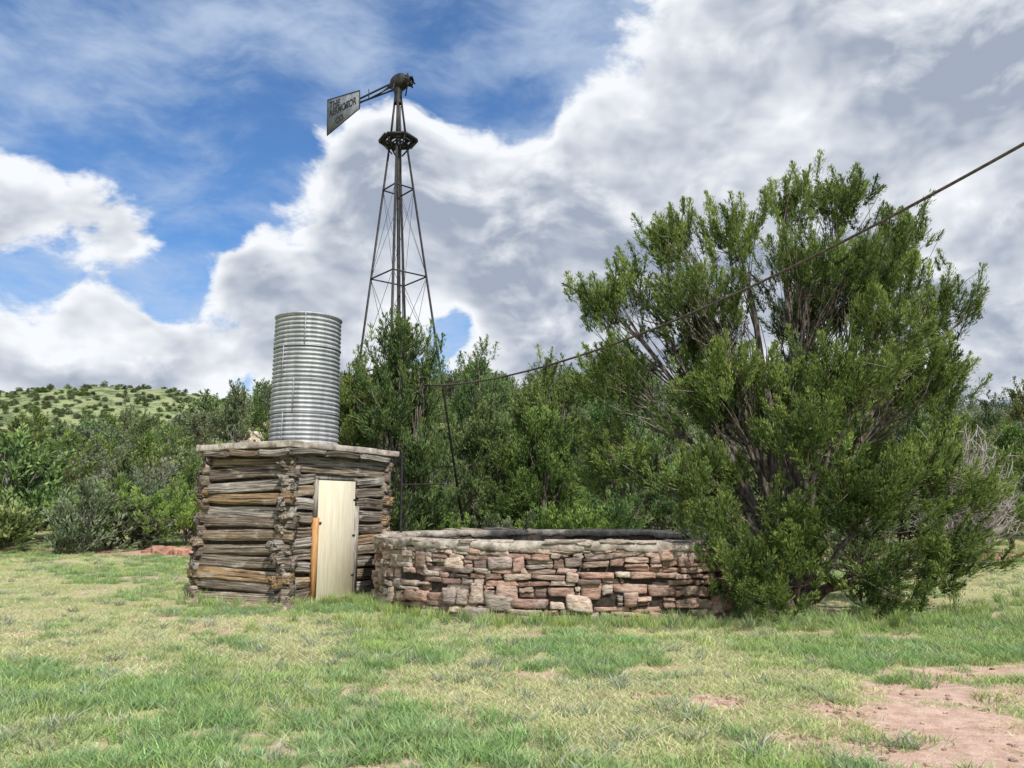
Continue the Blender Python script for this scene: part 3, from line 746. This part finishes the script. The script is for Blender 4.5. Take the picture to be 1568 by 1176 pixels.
acc = Acc(); acc.add(*boxv(((DX0+DX1)/2+.0, -.035, 1.05), (DX1-DX0-.02, .035, 1.98)))
o = add_obj('door', acc.mesh('door', M_DOOR), hut); bv = o.modifiers.new('b', 'BEVEL'); bv.width = .005
acc = Acc(); acc.add(*boxv((DX0-.035, -.02, .72), (.07, .10, 1.4), jit=.004))
add_obj('door_jamb', acc.mesh('door_jamb', M_JAMB), hut)
acc = Acc(); acc.add(*boxv((DX1+.05, -.02, .8), (.09, .09, 1.62), jit=.004)); acc.add(*boxv(((DX0+DX1)/2, .09, 2.09), (1.2, .12, .08), jit=.006))
acc.add(*boxv((DX0-.035, -.0, 1.74), (.06, .08, .62), jit=.004))
add_obj('door_frame', acc.mesh('door_frame', M_GREYW), hut)
acc = Acc()
for z in (.42, 1.1, 1.72):
    acc.add(*boxv((DX1-.0, -.058, z), (.12, .012, .03)))
acc.add(*boxv((DX0+.04, -.062, 1.33), (.06, .02, .03)))
add_obj('hinges', acc.mesh('hinges', M_STEEL), hut)
acc = Acc(); g = np.random.default_rng(4)
for _ in range(24):
    yy = g.uniform(-.1, LY); stone((-.06+g.normal(0, .05), yy, .02), (g.uniform(.12, .3), g.uniform(.15, .3), g.uniform(.05, .11)), (0, 1), (1, 0), np.array(SCOL[g.integers(0, 8)]), acc, g, .15)
for _ in range(10):
    xx = g.uniform(-.1, .6); stone((xx, -.04+g.normal(0, .04), .02), (g.uniform(.12, .3), g.uniform(.15, .3), g.uniform(.05, .11)), (1, 0), (0, 1), np.array(SCOL[g.integers(0, 8)]), acc, g, .15)
add_obj('footing_stones', acc.mesh('footing_stones', M_STONE), hut)
acc = Acc(); acc.add(*tube(np.array([[LX+.2, -.18, 0], [LX+.2, -.17, 1.4], [LX+.19, -.17, 2.62]]), .028, 8)); acc.add(*tube(np.array([[LX+.2, -.17, 2.02], [LX+.9, -.7, 2.04]]), .012, 6))
add_obj('water_pipe', acc.mesh('water_pipe', M_STEEL, True), hut)

# ------------------------------------------------------------------ corrugated tank on the roof
TX, TY, TZ0, TZ1, TR = -3.83, 13.9, 2.645, 5.07, .585
tk = empty('corrugated_steel_tank', (TX, TY, TZ0))
rows = 30*8; ns = 120
zz = np.linspace(0, TZ1-TZ0, rows+1); th = np.arange(ns)/ns*2*np.pi
ZZ, THH = np.meshgrid(zz, th, indexing='ij')
band = np.floor(ZZ/.61)
rr_ = TR+.015*np.cos(ZZ/(.0805)*2*np.pi)+.006*(band % 2)+.006*np.sin(THH*3+ZZ*2)+.012*(fbm(THH*2, ZZ*1.5, 3)-.5)*np.sin(THH/2)**2
rr_ = rr_*(1+.05*(1-ZZ/2.4))
Vt = np.stack([rr_*np.cos(THH), rr_*np.sin(THH), ZZ], -1).reshape(-1, 3)
i = np.arange(rows)[:, None]*ns; j = np.arange(ns)[None]; k = (j+1) % ns
Ft = np.stack([i+j, i+k, i+ns+k, i+ns+j], -1).reshape(-1, 4)
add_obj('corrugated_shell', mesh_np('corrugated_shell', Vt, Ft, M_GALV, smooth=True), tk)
acc = Acc()
tt = np.linspace(0, 2*np.pi, 97)
def tr_(z): return (TR+.014)*(1+.05*(1-z/2.4))
for z, r_ in ((TZ1-TZ0, .02), (0.02, .022)):
    acc.add(*tube(np.stack([tr_(z)*np.cos(tt), tr_(z)*np.sin(tt), 0*tt+z], 1), r_, 8))
for ang2, z0, z1 in ((R(-112), 0, .61), (R(-95), .61, 1.22), (R(-118), 1.22, 1.83), (R(-80), 1.83, 2.42)):
    e = np.array([math.cos(ang2), math.sin(ang2), 0])
    acc.add(*beam(e*tr_(z0)+[0, 0, z0], e*tr_(z1)+[0, 0, z1], .012, .05))
    for z in np.arange(z0+.04, z1, .04):
        acc.add(*boxv(e*tr_(z)*1.012+np.array([0, 0, z]), (.012, .012, .012)))
for z in (.61, 1.22, 1.83):
    acc.add(*tube(np.stack([tr_(z)*np.cos(tt), tr_(z)*np.sin(tt), 0*tt+z], 1), .010, 6))
add_obj('rims_and_seams', acc.mesh('rims_and_seams', M_GALV, True), tk)
thb = np.arange(64)/64*2*np.pi
add_obj('tank_floor', mesh_np('tank_floor', np.column_stack([.56*np.cos(thb), .56*np.sin(thb), 0*thb+.03]), [np.arange(64)[None]], M_DARK), tk)

# ------------------------------------------------------------------ windmill
wm = empty('windmill', (-2.6, 18.0, 0), (0, R(-1.55), 0))
def hd(z): return 1.66-.134*z if z <= 10.75 else max(.07, .22-.11*(z-10.75))
def leg(i, z):
    a = i*math.pi/2+R(-3); h = hd(z); return np.array([math.cos(a)*h, math.sin(a)*h, z])
acc = Acc()
for i_ in range(4):
    a = i_*math.pi/2+R(-3)
    for (z0, z1) in ((-.1, 10.75), (10.75, 12.05)):
        p, q = leg(i_, z0), leg(i_, z1)
        e1 = np.array([math.cos(a+2.356), math.sin(a+2.356), 0]); e2 = np.array([math.cos(a-2.356), math.sin(a-2.356), 0])
        acc.add(*beam(p+e1*.02, q+e1*.02, .052, .012)); acc.add(*beam(p+e2*.02, q+e2*.02, .012, .052)); acc.add(*beam(p, q, .03, .03))
GZ = [0.3, 2.5, 4.8, 7.17, 9.47, 10.7]
for gi_, z in enumerate(GZ):
    for i_ in range(4):
        acc.add(*beam(leg(i_, z), leg((i_+1) % 4, z), .028, .028))
        if gi_ < len(GZ)-2:
            z2 = GZ[gi_+1]
            acc.add(*beam(leg(i_, z), leg((i_+1) % 4, z2), .008)); acc.add(*beam(leg((i_+1) % 4, z), leg(i_, z2), .008))
acc.add(*tube(np.array([[0, 0, 0], [0, 0, 6.], [0, 0, 12.1]]), .045, 8))
acc.add(*tube(np.array([[.1, -.05, 0], [.1, -.05, 6.], [.07, -.05, 11.7]]), .012, 6))
add_obj('tower_frame', acc.mesh('tower_frame', M_STEEL), wm)
acc = Acc()
hw = .44; PZ = 10.78
oct_ = [np.array([math.cos(a), math.sin(a), 0])*hw for a in np.arange(6)/6*2*np.pi]
for i_ in range(6):
    p, q = oct_[i_]+[0, 0, PZ], oct_[(i_+1) % 6]+[0, 0, PZ]
    acc.add(*beam(p, q, .14, .05)); acc.add(*beam(p*np.array([.4, .4, 1]), p, .05, .05))
    acc.add(*beam(p*np.array([.55, .55, 1]), q*np.array([.55, .55, 1]), .09, .04))
    acc.add(*beam(p*np.array([.35, .35, 1])-[0, 0, .35], p-[0, 0, .03], .03, .03))
add_obj('platform', acc.mesh('platform', M_STEEL), wm)
acc = Acc()
acc.add(*tube(np.array([[0, 0, 11.8], [0, 0, 12.0], [0, 0, 12.2]]), np.array([.10, .085, .13]), 12))
bd = np.array([.79, -.61, 0.]); pd = np.array([.61, .79, 0.]); ud = np.array([0, 0, 1.])
def axtube(ps, rs, sides=14): acc.add(*tube(np.array(ps), np.array(rs), sides))
hc = np.array([.05, 0, 12.36])
nseg = 12
xs = np.linspace(-.30, .26, 9)
V = []
for xx in xs:
    s_ = math.sqrt(max(.05, 1-((xx+.02)/.31)**2))
    for a_ in np.arange(nseg)/nseg*2*np.pi:
        ca, sa = math.cos(a_), math.sin(a_)
        V.append(hc+bd*xx+pd*(.19*s_*math.copysign(abs(ca)**.8, ca))+ud*(.22*s_*math.copysign(abs(sa)**.8, sa)+.03))
i = np.arange(8)[:, None]*nseg; j = np.arange(nseg)[None]; k = (j+1) % nseg
acc.add(np.array(V), np.stack([i+j, i+k, i+nseg+k, i+nseg+j], -1).reshape(-1, 4))
axtube([hc+bd*.15-ud*.05, hc+bd*.36-ud*.06], [.06, .06]); axtube([hc+bd*.30-ud*.06, hc+bd*.33-ud*.06, hc+bd*.42-ud*.07], [.14, .15, .09])
for a_ in np.arange(6)/6*2*np.pi:
    e = hc+bd*.36-ud*.06; acc.add(*beam(e, e+(pd*math.cos(a_)+ud*math.sin(a_))*.19, .03, .03))
axtube([hc-bd*.3+ud*.1, hc-bd*.42+ud*.05], [.05, .05]); acc.add(*beam(hc-pd*.2-ud*.1, hc-pd*.28-ud*.35, .03)); acc.add(*beam(hc+bd*.28-ud*.1, hc+bd*.2-ud*.42, .03))
add_obj('gearbox_head', acc.mesh('gearbox_head', M_STEEL, True), wm)
nT, nB = np.array([-1.155, .85, 12.70]), np.array([-1.155, .85, 12.18])
fT, fB = np.array([-2.255, 1.8, 12.99]), np.array([-2.255, 1.8, 11.92])
acc = Acc()
rt = hc-bd*.12
mid_n = (nT+nB)/2
acc.add(*beam(rt+ud*.12, mid_n+(fT-nT)*.45*np.array([1, 1, 0])+[0, 0, .06], .035)); acc.add(*beam(rt-ud*.10, mid_n+(fT-nT)*.45*np.array([1, 1, 0]), .035))
acc.add(*beam(rt+ud*.02, mid_n+[0, 0, -.12], .02)); acc.add(*beam(rt+ud*.14, rt-bd*.7-ud*.02, .02)); acc.add(*beam(nT*.75+rt*.25, nB*.75+rt*.25+[0, 0, .1], .02))
add_obj('tail_boom', acc.mesh('tail_boom', M_STEEL), wm)
dv = fT-nT; dv[2] = 0; dv /= np.linalg.norm(dv); nv = np.array([-dv[1], dv[0], 0])*.004
if nv[1] > 0: nv = -nv
quad = [fT, fB, nB, nB*.93+nT*.07, nT]
V = np.array([p+nv for p in quad]+[p-nv for p in quad])
Fq = [np.array([[0, 1, 2, 3, 4]]), np.array([[9, 8, 7, 6, 5]]), np.array([[a, (a+1) % 5+0, (a+1) % 5+5, a+5] for a in range(5)])[:, ::-1]]
add_obj('tail_vane', mesh_np('tail_vane', V, Fq, M_VANE), wm)
acc = Acc()
for p, q in ((fT, fB), (fB, nB), (nB, nT), (nT, fT)): acc.add(*beam(p, q, .02, .02))
add_obj('vane_edge', acc.mesh('vane_edge', M_STEEL), wm)
wdir = -dv
def text(body, start, size, slope, sx=1.0):
    cu = bpy.data.curves.new('lettering', 'FONT'); cu.body = body; cu.size = size; cu.offset = .008; cu.materials.append(M_PAINT)
    o = add_obj('lettering', cu, wm)
    x = Vector(wdir)+Vector((0, 0, slope)); x.normalize()
    z = Vector(nv).normalized(); y = z.cross(x); y.normalize()
    M = Matrix((x*sx, y, z)).transposed().to_4x4(); M.translation = Vector(start)+z*.008
    o.matrix_local = M
base_t = fT+(nT-fT)*.06
text('THE', base_t-ud*.28, .27, -.16)
text('AERMOTOR', base_t-ud*.54, .29, -.05, .78)
text('CO.', base_t-ud*.80+(nT-fT)*.2, .24, .06)

# ------------------------------------------------------------------ overhead cable
CPT = np.array([(-2.35, 16.7, 4.36), (-1.2, 15.2, 4.08), (.52, 12.94, 3.94), (2.08, 10.9, 4.18), (3.41, 9.15, 4.57), (5.05, 7.0, 5.14), (6.9, 4.6, 5.95), (9.2, 1.6, 7.1)])
tq = np.linspace(0, 7, 90)
Pq = np.stack([np.polyval(np.polyfit(np.arange(8), CPT[:, i], 4), tq) for i in range(3)], 1)
V, F = tube(Pq, .018, 8)
cab = add_obj('overhead_cable', mesh_np('overhead_cable', V, F, M_CABLE, smooth=True))
pl = empty('cable_pole', (9.2, 1.6, 0))
acc = Acc(); acc.add(*tube(np.array([[0, 0, -.3], [0, 0, 4], [0, 0, 7.6]]), np.array([.15, .13, .11]), 12)); acc.add(*beam([-.5, 0, 7.1], [.5, 0, 7.1], .09, .11))
add_obj('pole_shaft', acc.mesh('pole_shaft', M_GREYW), pl)

# ------------------------------------------------------------------ rocks on the slope and red bank
def rocks(name, lst, mat, seed):
    acc = Acc(); g = np.random.default_rng(seed)
    for (x, y, s, n_) in lst:
        for _ in range(n_):
            px, py = x+g.normal(0, s), y+g.normal(0, s*.6); q = s*g.uniform(.3, .8)
            a_ = g.uniform(0, 3.14)
            stone((px, py, float(H(px, py))+q*.15), (q*1.5, q, q*.8), (math.cos(a_), math.sin(a_)), (-math.sin(a_), math.cos(a_)), (1, 1, 1), acc, g, .22)
    add_obj(name, acc.mesh(name, mat))
rocks('rock_outcrop', [(.3, 46, 1.4, 16), (-19, 42, 1.3, 14), (-22, 60, 1.5, 14), (-40, 60, 1.6, 12), (24, 48, 1.3, 12)], M_ROCK, 6)
rocks('red_rock_bank', [(-10.6, 25.4, .4, 30), (-11.8, 25.7, .4, 26), (-9.2, 25.4, .3, 14), (14.2, 23.0, .3, 20), (15.6, 23.3, .3, 18), (2, 19.5, .25, 14)], M_RED, 9)
acc = Acc(); g = np.random.default_rng(12)
for _ in range(220):
    a_ = R(g.uniform(-38, 38)); r_ = g.uniform(4.5, 14); x, y = r_*math.sin(a_), r_*math.cos(a_)
    if g.random() < .6: cx, cy, rx, ry = DIRT[g.integers(0, 8)]; x, y = cx+g.normal(0, rx*.6), cy+g.normal(0, ry*.6)
    q = g.uniform(.01, .035); stone((x, y, float(H(x, y))+q*.2), (q*1.4, q, q*.7), (1, 0), (0, 1), np.array([.46, .32, .25])*g.uniform(.7, 1.3), acc, g, .2, .002)
add_obj('pebbles', acc.mesh('pebbles', M_STONE))

# ------------------------------------------------------------------ sky with clouds
SUN_TO = Vector((.32, -.64, .76)).normalized()
el = math.asin(SUN_TO.z); rot = math.atan2(SUN_TO.x, SUN_TO.y)
w = bpy.data.worlds.new('World'); SC.world = w; w.use_nodes = True
t = NT(w.node_tree)
out = t.n('ShaderNodeOutputWorld'); bg = t.n('ShaderNodeBackground'); t.link(bg.outputs[0], out.inputs[0])
sky = t.n('ShaderNodeTexSky'); sky.sky_type = 'NISHITA'; sky.sun_disc = False; sky.sun_elevation = el; sky.sun_rotation = rot
STR = .12; bg.inputs['Strength'].default_value = STR
d = t.vm('NORMALIZE', t.n('ShaderNodeTexCoord').outputs['Generated'])
wn = t.m('SUBTRACT', t.noise(d, 6, 2, .5), .5)
wv = t.n('ShaderNodeCombineXYZ'); t.link(wn, wv.inputs[0]); t.link(t.m('MULTIPLY', wn, -.8), wv.inputs[2])
dw = t.vm('ADD', d, t.vm('SCALE', wv.outputs[0], scale=.09))
def blob(cx, cz, r, wt):
    c = Vector((cx, 1, cz)).normalized()
    return t.mr(t.vm('DISTANCE', dw, tuple(c)), 0, r, wt, 0)
POS = [(-.25, .47, .17, .85), (-.14, .45, .15, .6), (-.02, .40, .27, .9), (.2, .43, .32, .9), (.43, .49, .36, .9), (.70, .56, .44, .9), (.37, .24, .40, .9), (.10, .24, .30, .8), (-.24, .27, .19, .8),
       (-.37, .31, .09, .5), (.62, .28, .42, .8), (.42, .70, .22, .4), (-.69, .45, .15, .75), (-.60, .40, .12, .6), (-.51, .37, .08, .45), (-.68, .23, .19, .95), (-.54, .215, .15, .85), (-.45, .20, .12, .6), (-.30, .17, .14, .6)]
NEG = [(-.395, .385, .05, -.5), (-.55, .63, .30, -.6), (-.03, .71, .22, -.8), (-.33, .63, .26, -.6), (-.085, .235, .05, -.8), (-.64, .325, .10, -.5), (-.46, .29, .07, -.6), (.03, .63, .10, -.3)]
s_ = None
for q in POS+NEG:
    b = blob(*q); s_ = b if s_ is None else t.m('ADD', s_, b)
base = t.m('MINIMUM', s_, 1.05)
sx = t.n('ShaderNodeSeparateXYZ'); t.link(d, sx.inputs[0])
base = t.m('ADD', base, t.mr(sx.outputs[1], .45, .0, 0, .5))
cv = t.mapping(dw, (1, 1, 1.6))
n1 = t.noise(cv, 4.2, 6, .60); n2 = t.noise(cv, 17, 5, .66)
off = t.vm('ADD', cv, (.008, -.01, .045))
n1b = t.noise(off, 4.2, 4, .60)
field = t.m('ADD', base, t.m('MULTIPLY', t.m('SUBTRACT', n1, .5), 2.2))
field = t.m('ADD', field, t.m('MULTIPLY', t.m('SUBTRACT', n2, .5), .85))
cov = t.mr(field, .24, .58)
cm = t.n('ShaderNodeMapping'); t.link(dw, cm.inputs[0]); cm.inputs['Rotation'].default_value = (0, R(-35), 0); cm.inputs['Scale'].default_value = (2.4, 3, 6.0)
ci = t.noise(cm.outputs[0], 1.8, 5, .62)
cirrus = t.mr(ci, .34, .74, .05, .82)
thick = t.mr(field, .42, 1.1)
emb = t.m('MULTIPLY', t.m('SUBTRACT', n1, n1b), 4.6)
lift = t.mr(sx.outputs[2], .40, .62, 0, .20)
light = t.m('ADD', t.m('ADD', t.m('SUBTRACT', 1.08, t.m('MULTIPLY', thick, .90)), emb), t.m('ADD', t.m('MULTIPLY', t.m('SUBTRACT', n2, .5), 1.1), lift), clamp=True)
k_ = 1/STR
def cc(r, g_, b): return (r*k_, g_*k_, b*k_)
cl = t.mix(light, cc(.37, .425, .53), cc(.94, .965, 1.0))
skyc = t.mix(1, sky.outputs[0], (.52, .92, 1.32), 'MULTIPLY')
c1 = t.mix(cirrus, skyc, cc(.56, .67, .84))
c2 = t.mix(cov, c1, cl)
t.link(c2, bg.inputs['Color'])

# ------------------------------------------------------------------ sun and camera
sd = bpy.data.lights.new('sun', 'SUN'); sd.energy = 4.9; sd.angle = R(1.5); sd.color = (1, .965, .91)
so = add_obj('sun', sd); so.rotation_euler = SUN_TO.to_track_quat('Z', 'Y').to_euler(); so.location = (5, -8, 20)
cd = bpy.data.cameras.new('camera'); cd.lens = 26.6; cd.sensor_width = 36; cd.clip_end = 4000; cd.clip_start = .05
co = add_obj('camera', cd); co.location = (0, 0, 1.6); co.rotation_euler = (R(90+9.2), 0, 0)
SC.camera = co
SC.view_settings.view_transform = 'Standard'; SC.view_settings.look = 'None'; SC.view_settings.exposure = 0
